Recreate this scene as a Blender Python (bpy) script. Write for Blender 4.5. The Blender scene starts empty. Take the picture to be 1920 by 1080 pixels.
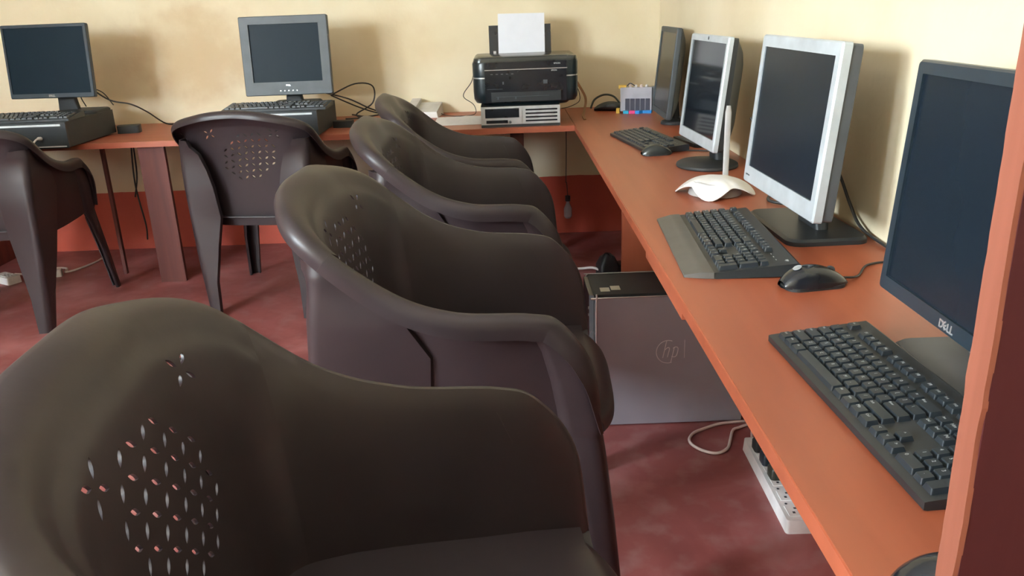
import bpy, bmesh, math, random
from mathutils import Vector, Matrix
from mathutils.geometry import delaunay_2d_cdt
random.seed(7)
S = bpy.context.scene
COL = S.collection
PI = math.pi
DZ = 0.652                      # height of the desk tops

# ------------------------------------------------------------ camera
def build_camera():
    f, p, yaw, roll, H = 1531.147, 0.331924, 0.000643, -0.037773, 0.495466
    fw = Vector((0, math.cos(p), -math.sin(p))); r = Vector((1, 0, 0)); u = r.cross(fw)
    cr, sr = math.cos(roll), math.sin(roll)
    r2 = r * cr + u * sr; u2 = u * cr - r * sr
    m = Matrix((r2, u2, -fw)).transposed()
    cam = bpy.data.cameras.new('camera'); cam.sensor_width = 36; cam.lens = f / 1920 * 36
    cam.clip_start = 0.02
    o = bpy.data.objects.new('camera', cam); COL.objects.link(o)
    o.matrix_world = Matrix.Rotation(yaw, 4, 'Z') @ m.to_4x4()
    o.location = (0, 0, H + DZ)
    S.camera = o
build_camera()

# ------------------------------------------------------------ daylight
WIN = (-0.55, 0.35, 1.25, 2.0)       # small window in the left wall: y0, y1, z0, z1
FWIN = (-2.95, -2.35, 1.25, 2.0)     # second window in the wall behind the camera: x0, x1, z0, z1
SKY = 110.0
w = bpy.data.worlds.new('world'); S.world = w; w.use_nodes = True
bg = w.node_tree.nodes['Background']
bg.inputs[0].default_value = (0.78, 0.90, 1.0, 1); bg.inputs[1].default_value = SKY
def portal(name, loc, rot, sx, sy):
    l = bpy.data.lights.new(name, 'AREA'); l.shape = 'RECTANGLE'; l.size = sx; l.size_y = sy
    l.cycles.is_portal = True
    o = bpy.data.objects.new(name, l); o.location = loc; o.rotation_euler = rot; COL.objects.link(o)
portal('window_portal', (-3.02, (WIN[0] + WIN[1]) / 2, (WIN[2] + WIN[3]) / 2), (0, -PI / 2, 0), WIN[3] - WIN[2], WIN[1] - WIN[0])
portal('front_window_portal', ((FWIN[0] + FWIN[1]) / 2, -1.02, (FWIN[2] + FWIN[3]) / 2), (PI / 2, 0, PI), FWIN[1] - FWIN[0], FWIN[3] - FWIN[2])
S.view_settings.view_transform = 'Standard'; S.view_settings.look = 'None'
S.view_settings.gamma = 1; S.view_settings.use_curve_mapping = False
S.view_settings.exposure = 0.03

# ------------------------------------------------------------ materials
def nt(name):
    m = bpy.data.materials.new(name); m.use_nodes = True
    return m, m.node_tree.nodes, m.node_tree.links, m.node_tree.nodes['Principled BSDF']
def plain(name, col, rough=.5, metal=0, spec=.5, var=.12, scale=18, bump=0, bscale=300, coat=0):
    m, n, l, b = nt(name)
    tc = n.new('ShaderNodeTexCoord'); no = n.new('ShaderNodeTexNoise'); no.inputs['Scale'].default_value = scale
    no.inputs['Detail'].default_value = 5
    l.new(tc.outputs['Object'], no.inputs['Vector'])
    r = n.new('ShaderNodeValToRGB'); r.color_ramp.elements[0].position = .3; r.color_ramp.elements[1].position = .7
    r.color_ramp.elements[0].color = (*[c * (1 - var) for c in col], 1); r.color_ramp.elements[1].color = (*[min(1, c * (1 + var)) for c in col], 1)
    l.new(no.outputs['Fac'], r.inputs['Fac']); l.new(r.outputs['Color'], b.inputs['Base Color'])
    b.inputs['Roughness'].default_value = rough; b.inputs['Metallic'].default_value = metal
    b.inputs['Specular IOR Level'].default_value = spec; b.inputs['Coat Weight'].default_value = coat
    if bump:
        n2 = n.new('ShaderNodeTexNoise'); n2.inputs['Scale'].default_value = bscale
        l.new(tc.outputs['Object'], n2.inputs['Vector'])
        bp = n.new('ShaderNodeBump'); bp.inputs['Strength'].default_value = bump; bp.inputs['Distance'].default_value = .002
        l.new(n2.outputs['Fac'], bp.inputs['Height']); l.new(bp.outputs['Normal'], b.inputs['Normal'])
    return m

def wall_mat(name, stains):
    m, n, l, b = nt(name)
    geo = n.new('ShaderNodeNewGeometry'); sep = n.new('ShaderNodeSeparateXYZ'); l.new(geo.outputs['Position'], sep.inputs[0])
    no = n.new('ShaderNodeTexNoise'); no.inputs['Scale'].default_value = 2.2; no.inputs['Detail'].default_value = 6
    l.new(geo.outputs['Position'], no.inputs['Vector'])
    r = n.new('ShaderNodeValToRGB'); e = r.color_ramp.elements
    e[0].position = .3; e[0].color = (.70, .60, .40, 1); e[1].position = .68; e[1].color = (.80, .71, .51, 1)
    l.new(no.outputs['Fac'], r.inputs['Fac'])
    cur = r.outputs['Color']
    for (cx, cz, rx, rz, col, amt) in stains:      # hand smudges with an outline of their own
        mp = n.new('ShaderNodeMapping'); mp.vector_type = 'POINT'
        mp.inputs['Location'].default_value = (-cx / rx, 0, -cz / rz); mp.inputs['Scale'].default_value = (1 / rx, 0, 1 / rz)
        l.new(geo.outputs['Position'], mp.inputs['Vector'])
        ln = n.new('ShaderNodeVectorMath'); ln.operation = 'LENGTH'; l.new(mp.outputs[0], ln.inputs[0])
        n3 = n.new('ShaderNodeTexNoise'); n3.inputs['Scale'].default_value = 7; n3.inputs['Detail'].default_value = 6
        l.new(geo.outputs['Position'], n3.inputs['Vector'])
        ad = n.new('ShaderNodeMath'); ad.operation = 'ADD'; l.new(ln.outputs['Value'], ad.inputs[0])
        mu = n.new('ShaderNodeMath'); mu.operation = 'MULTIPLY_ADD'; mu.inputs[1].default_value = 1.6; mu.inputs[2].default_value = -.8
        l.new(n3.outputs['Fac'], mu.inputs[0]); l.new(mu.outputs[0], ad.inputs[1])
        mr = n.new('ShaderNodeMapRange'); mr.inputs[1].default_value = 1.1; mr.inputs[2].default_value = .2
        mr.inputs[3].default_value = 0; mr.inputs[4].default_value = amt; mr.interpolation_type = 'SMOOTHSTEP'
        l.new(ad.outputs[0], mr.inputs[0])
        mx = n.new('ShaderNodeMix'); mx.data_type = 'RGBA'; l.new(mr.outputs[0], mx.inputs[0]); l.new(cur, mx.inputs[6]); mx.inputs[7].default_value = (*col, 1)
        cur = mx.outputs[2]
    # red oxide paint band along the foot of the wall
    ga = n.new('ShaderNodeMath'); ga.operation = 'LESS_THAN'; ga.inputs[1].default_value = .312
    wob = n.new('ShaderNodeTexNoise'); wob.inputs['Scale'].default_value = 9; l.new(geo.outputs['Position'], wob.inputs['Vector'])
    wm = n.new('ShaderNodeMath'); wm.operation = 'MULTIPLY_ADD'; wm.inputs[1].default_value = .012; l.new(wob.outputs['Fac'], wm.inputs[0]); l.new(sep.outputs['Z'], wm.inputs[2])
    l.new(wm.outputs[0], ga.inputs[0])
    r2 = n.new('ShaderNodeValToRGB'); e = r2.color_ramp.elements
    e[0].position = .3; e[0].color = (.40, .068, .045, 1); e[1].position = .7; e[1].color = (.54, .11, .065, 1); l.new(no.outputs['Fac'], r2.inputs['Fac'])
    mx = n.new('ShaderNodeMix'); mx.data_type = 'RGBA'; l.new(ga.outputs[0], mx.inputs[0]); l.new(cur, mx.inputs[6]); l.new(r2.outputs['Color'], mx.inputs[7])
    l.new(mx.outputs[2], b.inputs['Base Color'])
    rm = n.new('ShaderNodeMapRange'); rm.inputs[3].default_value = .8; rm.inputs[4].default_value = .45; l.new(ga.outputs[0], rm.inputs[0]); l.new(rm.outputs[0], b.inputs['Roughness'])
    b.inputs['Specular IOR Level'].default_value = .3
    nb = n.new('ShaderNodeTexNoise'); nb.inputs['Scale'].default_value = 60; nb.inputs['Detail'].default_value = 4; l.new(geo.outputs['Position'], nb.inputs['Vector'])
    bp = n.new('ShaderNodeBump'); bp.inputs['Strength'].default_value = .25; bp.inputs['Distance'].default_value = .003
    l.new(nb.outputs['Fac'], bp.inputs['Height']); l.new(bp.outputs['Normal'], b.inputs['Normal'])
    return m

def floor_mat():
    m, n, l, b = nt('red_oxide_cement')
    geo = n.new('ShaderNodeNewGeometry')
    no = n.new('ShaderNodeTexNoise'); no.inputs['Scale'].default_value = 3.2; no.inputs['Detail'].default_value = 8; no.inputs['Distortion'].default_value = .8
    l.new(geo.outputs['Position'], no.inputs['Vector'])
    r = n.new('ShaderNodeValToRGB'); e = r.color_ramp.elements
    e[0].position = .3; e[0].color = (.19, .048, .045, 1); e[1].position = .72; e[1].color = (.42, .165, .16, 1)
    x = e.new(.5); x.color = (.27, .076, .072, 1)
    l.new(no.outputs['Fac'], r.inputs['Fac'])
    n2 = n.new('ShaderNodeTexNoise'); n2.inputs['Scale'].default_value = 14; n2.inputs['Detail'].default_value = 7; l.new(geo.outputs['Position'], n2.inputs['Vector'])
    mr = n.new('ShaderNodeMapRange'); mr.inputs[1].default_value = .5; mr.inputs[2].default_value = .75; mr.inputs[4].default_value = .4; l.new(n2.outputs['Fac'], mr.inputs[0])
    mx = n.new('ShaderNodeMix'); mx.data_type = 'RGBA'; l.new(mr.outputs[0], mx.inputs[0]); l.new(r.outputs['Color'], mx.inputs[6]); mx.inputs[7].default_value = (.40, .26, .25, 1)
    l.new(mx.outputs[2], b.inputs['Base Color'])
    rr = n.new('ShaderNodeMapRange'); rr.inputs[3].default_value = .32; rr.inputs[4].default_value = .6; l.new(n2.outputs['Fac'], rr.inputs[0]); l.new(rr.outputs[0], b.inputs['Roughness'])
    return m

def wood_mat(name, c0, c1, rough, axis=1, scale=1.0, world=True):
    m, n, l, b = nt(name)
    if world:
        g = n.new('ShaderNodeNewGeometry'); v = g.outputs['Position']
    else:
        g = n.new('ShaderNodeTexCoord'); v = g.outputs['Object']
    mp = n.new('ShaderNodeMapping'); sc = [26 * scale] * 3; sc[axis] = 1.6 * scale; mp.inputs['Scale'].default_value = sc
    l.new(v, mp.inputs['Vector'])
    no = n.new('ShaderNodeTexNoise'); no.inputs['Scale'].default_value = 1; no.inputs['Detail'].default_value = 7; no.inputs['Distortion'].default_value = .5
    l.new(mp.outputs[0], no.inputs['Vector'])
    r = n.new('ShaderNodeValToRGB'); e = r.color_ramp.elements
    e[0].position = .3; e[0].color = (*c0, 1); e[1].position = .7; e[1].color = (*c1, 1)
    l.new(no.outputs['Fac'], r.inputs['Fac']); l.new(r.outputs['Color'], b.inputs['Base Color'])
    b.inputs['Roughness'].default_value = rough
    if 'divider' in name: b.inputs['Specular IOR Level'].default_value = .15
    return m

M = dict(
    wall=wall_mat('cream_wall_paint', [(-1.50, .98, .36, .26, (.50, .33, .17), .55), (-1.95, 1.0, .25, .2, (.55, .42, .26), .35), (-.55, 1.0, .3, .2, (.62, .48, .28), .35)]),
    wall_plain=wall_mat('cream_side_wall_paint', []),
    ceiling=plain('white_ceiling_paint', (.86, .85, .82), .85),
    floor=floor_mat(),
    desk=wood_mat('orange_brown_laminate', (.285, .070, .032), (.345, .090, .042), .36, 1, .8),
    desk_x=wood_mat('red_brown_laminate', (.32, .08, .045), (.38, .11, .06), .36, 0, .8),
    desk_edge=plain('desk_edge_band', (.42, .11, .055), .35),
    support=wood_mat('dark_red_brown_board', (.075, .016, .012), (.12, .028, .02), .6, 2),
    support_o=wood_mat('orange_brown_board', (.42, .11, .06), (.48, .14, .075), .45, 2),
    divider=wood_mat('dark_brown_divider_face', (.045, .009, .011), (.06, .013, .015), .7, 2),
    divider_edge=wood_mat('raw_orange_divider_edge', (.19, .062, .038), (.24, .084, .054), .65, 2, 1.5),
    chair=plain('brown_chair_plastic', (.025, .0175, .020), .42, var=.12, scale=7, bump=.05, bscale=90, spec=.42),
    black=plain('black_plastic', (.016, .019, .022), .42),
    black_g=plain('glossy_black_plastic', (.012, .014, .018), .16),
    black_m=plain('matte_black_plastic', (.019, .021, .023), .6),
    key=plain('black_keycap', (.019, .025, .031), .38, var=.08),
    legend=plain('grey_white_key_print', (.45, .47, .48), .6),
    palm=plain('dusty_dark_grey_plastic', (.085, .08, .072), .5),
    dgrey=plain('dark_grey_plastic', (.06, .068, .078), .42),
    bezel_b=plain('blue_black_bezel', (.018, .03, .042), .35),
    mgrey=plain('slate_grey_plastic', (.055, .067, .076), .5),
    silver=plain('silver_plastic', (.50, .55, .58), .38, .15),
    silver_d=plain('light_grey_plastic', (.42, .41, .40), .5),
    screen=plain('dark_screen_glass', (.010, .016, .024), .25, spec=.16, var=.1, scale=3),
    screen_g=plain('glossy_screen_glass', (.01, .014, .02), .08, spec=.6, var=.1, scale=3),
    screen_l=plain('matte_grey_blue_screen', (.006, .014, .022), .42, spec=.1, var=.1, scale=3),
    printer=plain('near_black_blue_plastic', (.008, .015, .019), .3),
    sheen=plain('black_silver_sheen_plastic', (.05, .055, .055), .22, .5),
    screen_d=plain('grazing_screen_glass', (.03, .03, .028), .3, spec=.7, var=.1, scale=3),
    strip=plain('pale_silver_strip', (.72, .76, .78), .35),
    white=plain('white_plastic', (.85, .85, .84), .3),
    white_d=plain('dull_white_plastic', (.62, .60, .57), .45),
    paper=plain('white_paper', (.70, .72, .77), .75, var=.02),
    paper2=plain('printed_paper', (.80, .78, .78), .8, var=.05, scale=60),
    steel=plain('grey_painted_steel', (.34, .335, .38), .38, .25, var=.06, scale=6),
    chrome=plain('bright_trim', (.75, .77, .78), .25, .7),
    cable_b=plain('black_cable_rubber', (.02, .02, .02), .5),
    cable_w=plain('white_cable_rubber', (.72, .66, .62), .45),
    cable_br=plain('brown_strap', (.20, .085, .03), .6),
    pink=plain('dirty_white_cable', (.62, .5, .46), .5),
    green=plain('olive_cover', (.035, .04, .03), .35),
    yellow=plain('yellow_plastic', (.75, .48, .06), .4),
    cyan=plain('cyan_plastic', (.0, .35, .55), .35),
    magenta=plain('magenta_plastic', (.65, .04, .2), .35),
    blue=plain('blue_plastic', (.01, .22, .62), .35),
    smoke=plain('smoky_clear_plastic', (.42, .42, .47), .25),
    ink=plain('dark_ink_tank', (.04, .045, .07), .25),
    sticker=plain('beige_sticker', (.45, .42, .33), .6),
    engr=plain('grey_engraved_mark', (.62, .60, .62), .35, .1),
)

# ------------------------------------------------------------ mesh helpers
class MB:
    def __init__(s): s.v = []; s.f = []; s.m = []
    def add(s, vs, fs, mi=0):
        o = len(s.v); s.v += [Vector(p) for p in vs]; s.f += [[i + o for i in f] for f in fs]; s.m += [mi] * len(fs); return s
    def box(s, x0, x1, y0, y1, z0, z1, mi=0, T=None):
        v = [(x, y, z) for z in (z0, z1) for y in (y0, y1) for x in (x0, x1)]
        if T: v = [T @ Vector(p) for p in v]
        return s.add(v, [(0, 2, 3, 1), (4, 5, 7, 6), (0, 1, 5, 4), (2, 6, 7, 3), (0, 4, 6, 2), (1, 3, 7, 5)], mi)
    def prism(s, pts, z0, z1, mi=0, top=None, T=None):
        n = len(pts); top = top or pts
        v = [(p[0], p[1], z0) for p in pts] + [(p[0], p[1], z1) for p in top]
        if T: v = [T @ Vector(p) for p in v]
        return s.add(v, [list(range(n))[::-1], [i + n for i in range(n)]] + [(i, (i + 1) % n, (i + 1) % n + n, i + n) for i in range(n)], mi)
    def rings(s, rings, mi=0, cap=True, closed=True):
        n = len(rings[0]); v = [p for r in rings for p in r]; f = []
        for k in range(len(rings) - 1):
            for i in range(n if closed else n - 1):
                j = (i + 1) % n; f.append((k * n + i, k * n + j, (k + 1) * n + j, (k + 1) * n + i))
        if cap and closed: f += [list(range(n))[::-1], [(len(rings) - 1) * n + i for i in range(n)]]
        return s.add(v, f, mi)
    def grid(s, rows, mi=0): return s.rings(rows, mi, False, False)
    def tube(s, pts, r, mi=0, n=8, smooth=6):
        P = cr(pts, smooth) if len(pts) > 2 else [Vector(p) for p in pts]
        rg = []; up = Vector((0, 0, 1)); prev = None
        for i, p in enumerate(P):
            t = (P[min(i + 1, len(P) - 1)] - P[max(i - 1, 0)]).normalized()
            if prev is None: a = t.cross(up if abs(t.z) < .9 else Vector((1, 0, 0))).normalized()
            else: a = (prev - t * prev.dot(t)).normalized()
            prev = a; b = t.cross(a)
            rr = r(i / (len(P) - 1)) if callable(r) else r
            rg.append([p + (a * math.cos(2 * PI * k / n) + b * math.sin(2 * PI * k / n)) * rr for k in range(n)])
        return s.rings(rg, mi)
    def lathe(s, prof, n=40, mi=0, T=None, sx=1, sy=1):
        rg = [[Vector((r * sx * math.cos(2 * PI * k / n), r * sy * math.sin(2 * PI * k / n), z)) for k in range(n)] for r, z in prof]
        if T: rg = [[T @ p for p in q] for q in rg]
        return s.rings(rg, mi)
    def mesh(s, name):
        me = bpy.data.meshes.new(name); me.from_pydata([tuple(p) for p in s.v], [], s.f); me.polygons.foreach_set('material_index', s.m)
        me.update(); return me
    def build(s, name, mats, parent=None, T=None, smooth=False, bevel=0, solid=0, weld=False, seg=2, angle=35):
        if T: s.v = [T @ p for p in s.v]
        me = s.mesh(name)
        bm = bmesh.new(); bm.from_mesh(me)
        if weld: bmesh.ops.remove_doubles(bm, verts=bm.verts, dist=1e-5)
        bmesh.ops.recalc_face_normals(bm, faces=bm.faces); bm.to_mesh(me); bm.free()
        for m in (mats if isinstance(mats, (list, tuple)) else [mats]): me.materials.append(M[m])
        if smooth or bevel:
            me.polygons.foreach_set('use_smooth', [True] * len(me.polygons))
            if smooth != 'all': me.set_sharp_from_angle(angle=math.radians(angle))
        o = bpy.data.objects.new(name, me); COL.objects.link(o); o.parent = parent
        if solid:
            md = o.modifiers.new('solidify', 'SOLIDIFY'); md.thickness = solid; md.offset = 0
        md = o.modifiers.new('edge_split', 'EDGE_SPLIT'); md.split_angle = math.radians(55)
        if bevel:
            md = o.modifiers.new('bevel', 'BEVEL'); md.width = bevel; md.segments = seg; md.limit_method = 'ANGLE'; md.angle_limit = math.radians(40)
            md.harden_normals = True
        return o
def cr(P, n=6):
    P = [Vector(p) for p in P]; Q = [2 * P[0] - P[1]] + P + [2 * P[-1] - P[-2]]; o = []
    for i in range(1, len(Q) - 2):
        for k in range(n):
            t = k / n; a, b, c, d = Q[i - 1:i + 3]
            o.append(.5 * ((2 * b) + (c - a) * t + (2 * a - 5 * b + 4 * c - d) * t * t + (3 * b - a - 3 * c + d) * t ** 3))
    o.append(P[-1]); return o
def rrect(w, h, r, n=5, cx=0, cy=0):
    o = []
    for sx, sy, a0 in ((1, 1, 0), (-1, 1, PI / 2), (-1, -1, PI), (1, -1, 3 * PI / 2)):
        for k in range(n + 1):
            a = a0 + PI / 2 * k / n; o.append((cx + sx * (w / 2 - r) + r * math.cos(a), cy + sy * (h / 2 - r) + r * math.sin(a)))
    return o
def tag(o, label=None, cat=None, group=None, kind=None):
    if label: o['label'] = label
    if cat: o['category'] = cat
    if group: o['group'] = group
    if kind: o['kind'] = kind
    return o
def thing(name, loc, rz, label, cat, group=None):
    o = bpy.data.objects.new(name, None); o.empty_display_size = .05; COL.objects.link(o); o.location = loc; o.rotation_euler = (0, 0, rz)
    return tag(o, label, cat, group)
def copy_tree(o, parent=None):
    c = o.copy(); COL.objects.link(c); c.parent = parent
    for ch in KIDS(o): copy_tree(ch, c)
    return c
def KIDS(o): return [x for x in list(COL.objects) if x.parent == o]
_txt = {}
def text_mb(mb, body, size, T, mi=0, extrude=.0002, spacing=1.0, shear=0, bold=0):
    k = (body, size, extrude, spacing, shear, bold)
    if k not in _txt:
        c = bpy.data.curves.new('text', 'FONT'); c.body = body; c.size = size; c.extrude = extrude; c.align_x = 'CENTER'; c.align_y = 'CENTER'
        c.space_character = spacing; c.shear = shear; c.offset = bold; c.resolution_u = 3
        o = bpy.data.objects.new('text', c); me = bpy.data.meshes.new_from_object(o)
        _txt[k] = ([v.co.copy() for v in me.vertices], [list(p.vertices) for p in me.polygons])
        bpy.data.objects.remove(o); bpy.data.meshes.remove(me); bpy.data.curves.remove(c)
    v, f = _txt[k]
    mb.add([T @ p for p in v], f, mi)
def TL(x, y, z): return Matrix.Translation((x, y, z))
def RX(a): return Matrix.Rotation(a, 4, 'X')
def RY(a): return Matrix.Rotation(a, 4, 'Y')
def RZ(a): return Matrix.Rotation(a, 4, 'Z')

# ------------------------------------------------------------ room
RX0, RX1, RY0, RY1, RH = -3.0, 0.77, -1.0, 4.2, 2.8
def struct(mb, name, mat, **k): return tag(mb.build(name, mat, **k), kind='structure')
struct(MB().box(RX0 - .2, RX1 + .2, RY0 - .2, RY1 + .2, -.1, 0), 'floor', 'floor')
struct(MB().box(RX0 - .2, RX1 + .2, RY0 - .2, RY1 + .2, RH, RH + .1), 'ceiling', 'ceiling')
struct(MB().box(RX0, RX1, RY1, RY1 + .2, 0, RH), 'wall_back', 'wall')
struct(MB().box(RX1, RX1 + .2, RY0, RY1 + .2, 0, RH), 'wall_right', 'wall_plain')
x0, x1, z0, z1 = FWIN
struct(MB().box(RX0 - .12, x0, RY0 - .12, RY0, 0, RH).box(x1, RX1 + .2, RY0 - .12, RY0, 0, RH).box(x0, x1, RY0 - .12, RY0, 0, z0).box(x0, x1, RY0 - .12, RY0, z1, RH), 'wall_front', 'wall_plain')
wl = MB(); y0, y1, z0, z1 = WIN
wl.box(RX0 - .12, RX0, RY0 - .12, y0, 0, RH).box(RX0 - .12, RX0, y1, RY1 + .2, 0, RH).box(RX0 - .12, RX0, y0, y1, 0, z0).box(RX0 - .12, RX0, y0, y1, z1, RH)
struct(wl, 'wall_left', 'wall_plain')

# ------------------------------------------------------------ desks
def right_desk():
    d = thing('computer_desk', (0.52, 2.0, 0), 0, 'long orange-brown desk along the right wall, carrying three screens and the router', 'desk')
    T = TL(-.52, -2.0, 0)
    MB().prism([(.297, -.6), (.769, -.6), (.769, 4.199), (.297, 4.199)], DZ - .024, DZ).build('desktop', ['desk'], d, T, bevel=.003)
    MB().box(.295, .2975, -.6, 3.545, DZ - .0235, DZ - .0015).build('edge_band', 'desk_edge', d, T)
    MB().box(.328, .766, 2.315, 2.333, 0, DZ - .024).build('support_panel', 'support_o', d, T, bevel=.001)
    MB().box(.315, .766, .10, .118, 0, DZ - .024).build('support_panel', 'support_o', d, T, bevel=.001)
    MB().prism([(.301, 1.36), (.325, 1.36), (.325, 1.75), (.301, 1.75)], DZ - .046, DZ - .024).build('batten', 'desk_edge', d, T, bevel=.002)
def back_desk():
    d = thing('wall_desk', (-1.3, 3.88, 0), 0, 'red-brown desk along the back wall under the printer and two screens', 'desk')
    T = TL(1.3, -3.88, 0)
    MB().box(-2.98, .295, 3.556, 4.199, DZ - .024, DZ).build('desktop', 'desk_x', d, T, bevel=.003)
    MB().box(-1.62, -1.505, 3.60, 3.622, 0, DZ - .024).build('support_panel', 'support', d, T, bevel=.001)
    MB().box(-1.86, -1.845, 3.75, 3.77, 0, DZ - .024).build('support_leg', 'support', d, T, bevel=.001)
    MB().box(.015, .075, 3.66, 3.70, 0, DZ - .024).build('support_panel', 'support', d, T, bevel=.001)
    MB().box(-2.6, -2.58, 3.62, 4.19, 0, DZ - .024).build('support_panel', 'support', d, T, bevel=.001)
right_desk(); back_desk()

def divider():
    t = thing('wood_divider', (.535, .484, DZ), 0, 'tall dark wooden divider with a chipped orange raw edge, cropped by the right border', 'divider')
    X = .302; y0, y1 = .473, .4945; H = .95
    # face slab: far and near outlines are ragged where the laminate chipped
    zs = [i * .0125 for i in range(int(H / .0125) + 1)]
    rnd = random.Random(3); near = []; far = []
    for z in zs:
        near.append(rnd.uniform(-.0005, .0005) + .0005 * math.sin(z * 31) * math.sin(z * 13)); far.append(rnd.uniform(-.0004, .0004))
    for c in (.098, .21): 
        for i, z in enumerate(zs): near[i] += .0014 * math.exp(-((z - c) / .016) ** 2)
    for i, z in enumerate(zs): far[i] += .0020 * math.exp(-((z - .255) / .009) ** 2)
    T = TL(-.535, -.484, 0)
    mb = MB(); rows = []
    for i, z in enumerate(zs): rows.append([Vector((X, y0 + near[i], z)), Vector((X, y1 + far[i], z)), Vector((X + .004, y1 + far[i], z)), Vector((X + .004, y0 + near[i], z))])
    mb.rings(rows).build('raw_edge', 'divider_edge', t, T)
    MB().box(X + .0035, .7695, y0, y1, 0, H).build('divider_board', 'divider', t, T)
divider()

# ------------------------------------------------------------ plastic armchair
KC = [(0, -.303, .852), (.134, -.300, .838), (.255, -.234, .792), (.265, -.100, .687), (.269, .014, .645), (.262, .146, .636), (.257, .202, .617), (.259, .255, .536), (.246, .272, .402)]
KB_ = [(0, -.170, .37), (.12, -.167, .37), (.187, -.145, .37), (.212, -.08, .37), (.222, .02, .37), (.23, .14, .375), (.235, .19, .38), (.238, .235, .385), (.240, .262, .39)]
KO = [(0, -1), (.2, -1), (.75, -.65), (1, -.12), (1, 0), (1, 0), (1, .15), (.92, .4), (.85, .5)]
KL = [.026, .026, .030, .038, .042, .042, .042, .036, .012]
KG = [.40, .40, .44, .62, .72, .72, .72, .72, .72]                  # how fast the wall turns inward      # depth of the hanging lip
def spline(K, s):
    sg = 1 if s >= 0 else -1; s = abs(s); n = len(K) - 1; i = min(int(s), n - 1); t = s - i
    def g(j):
        if j < 0:
            k = list(K[-j]); k[0] = -k[0]; return Vector(k)
        if j > n: return 2 * Vector(K[n]) - Vector(K[n - 1])
        return Vector(K[j])
    a, b, c, d = g(i - 1), g(i), g(i + 1), g(i + 2)
    r = .5 * ((2 * b) + (c - a) * t + (2 * a - 5 * b + 4 * c - d) * t * t + (3 * b - a - 3 * c + d) * t ** 3)
    if sg < 0: r[0] = -r[0]
    return r
def lerpK(K, s):
    s = abs(s); i = min(int(s), len(K) - 2); t = s - i; return K[i] * (1 - t) + K[i + 1] * t
def crest(s): return spline(KC, s)
def wallp(s, t):
    c = crest(s); b = spline(KB_, s); g = t ** lerpK(KG, s)
    if abs(s) < 3:            # step where the recessed back panel starts
        q = max(0, min(1, (t - .095) / .035)); g += (.055 * (3 * q * q - 2 * q ** 3) - .0275) * min(1, (3 - abs(s)) * 1.2) * (1 - t) * min(1, t / .05)
    return Vector((c.x + (b.x - c.x) * g, c.y + (b.y - c.y) * g, c.z + (b.z - c.z) * t))
def flange(s):
    c = crest(s); o2 = spline([(a, b, 0) for a, b in KO], s); out = Vector((o2.x, o2.y, 0)).normalized()
    e = .02; tn = (crest(s + e) - crest(s - e)).normalized()
    out = (out - tn * out.dot(tn)).normalized(); dn = tn.cross(out).normalized()
    if dn.dot(Vector((0, -.6, -1))) < 0: dn = -dn
    L = lerpK(KL, s)
    inn = -out
    return [c + out * .019 + dn * L, c + out * .019 + dn * (L * .6), c + out * .0175 + dn * .011, c + out * .013 + dn * .004, c + out * .007 + dn * .0004, c + Vector((0, 0, 0))]
SB = 2.35
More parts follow.
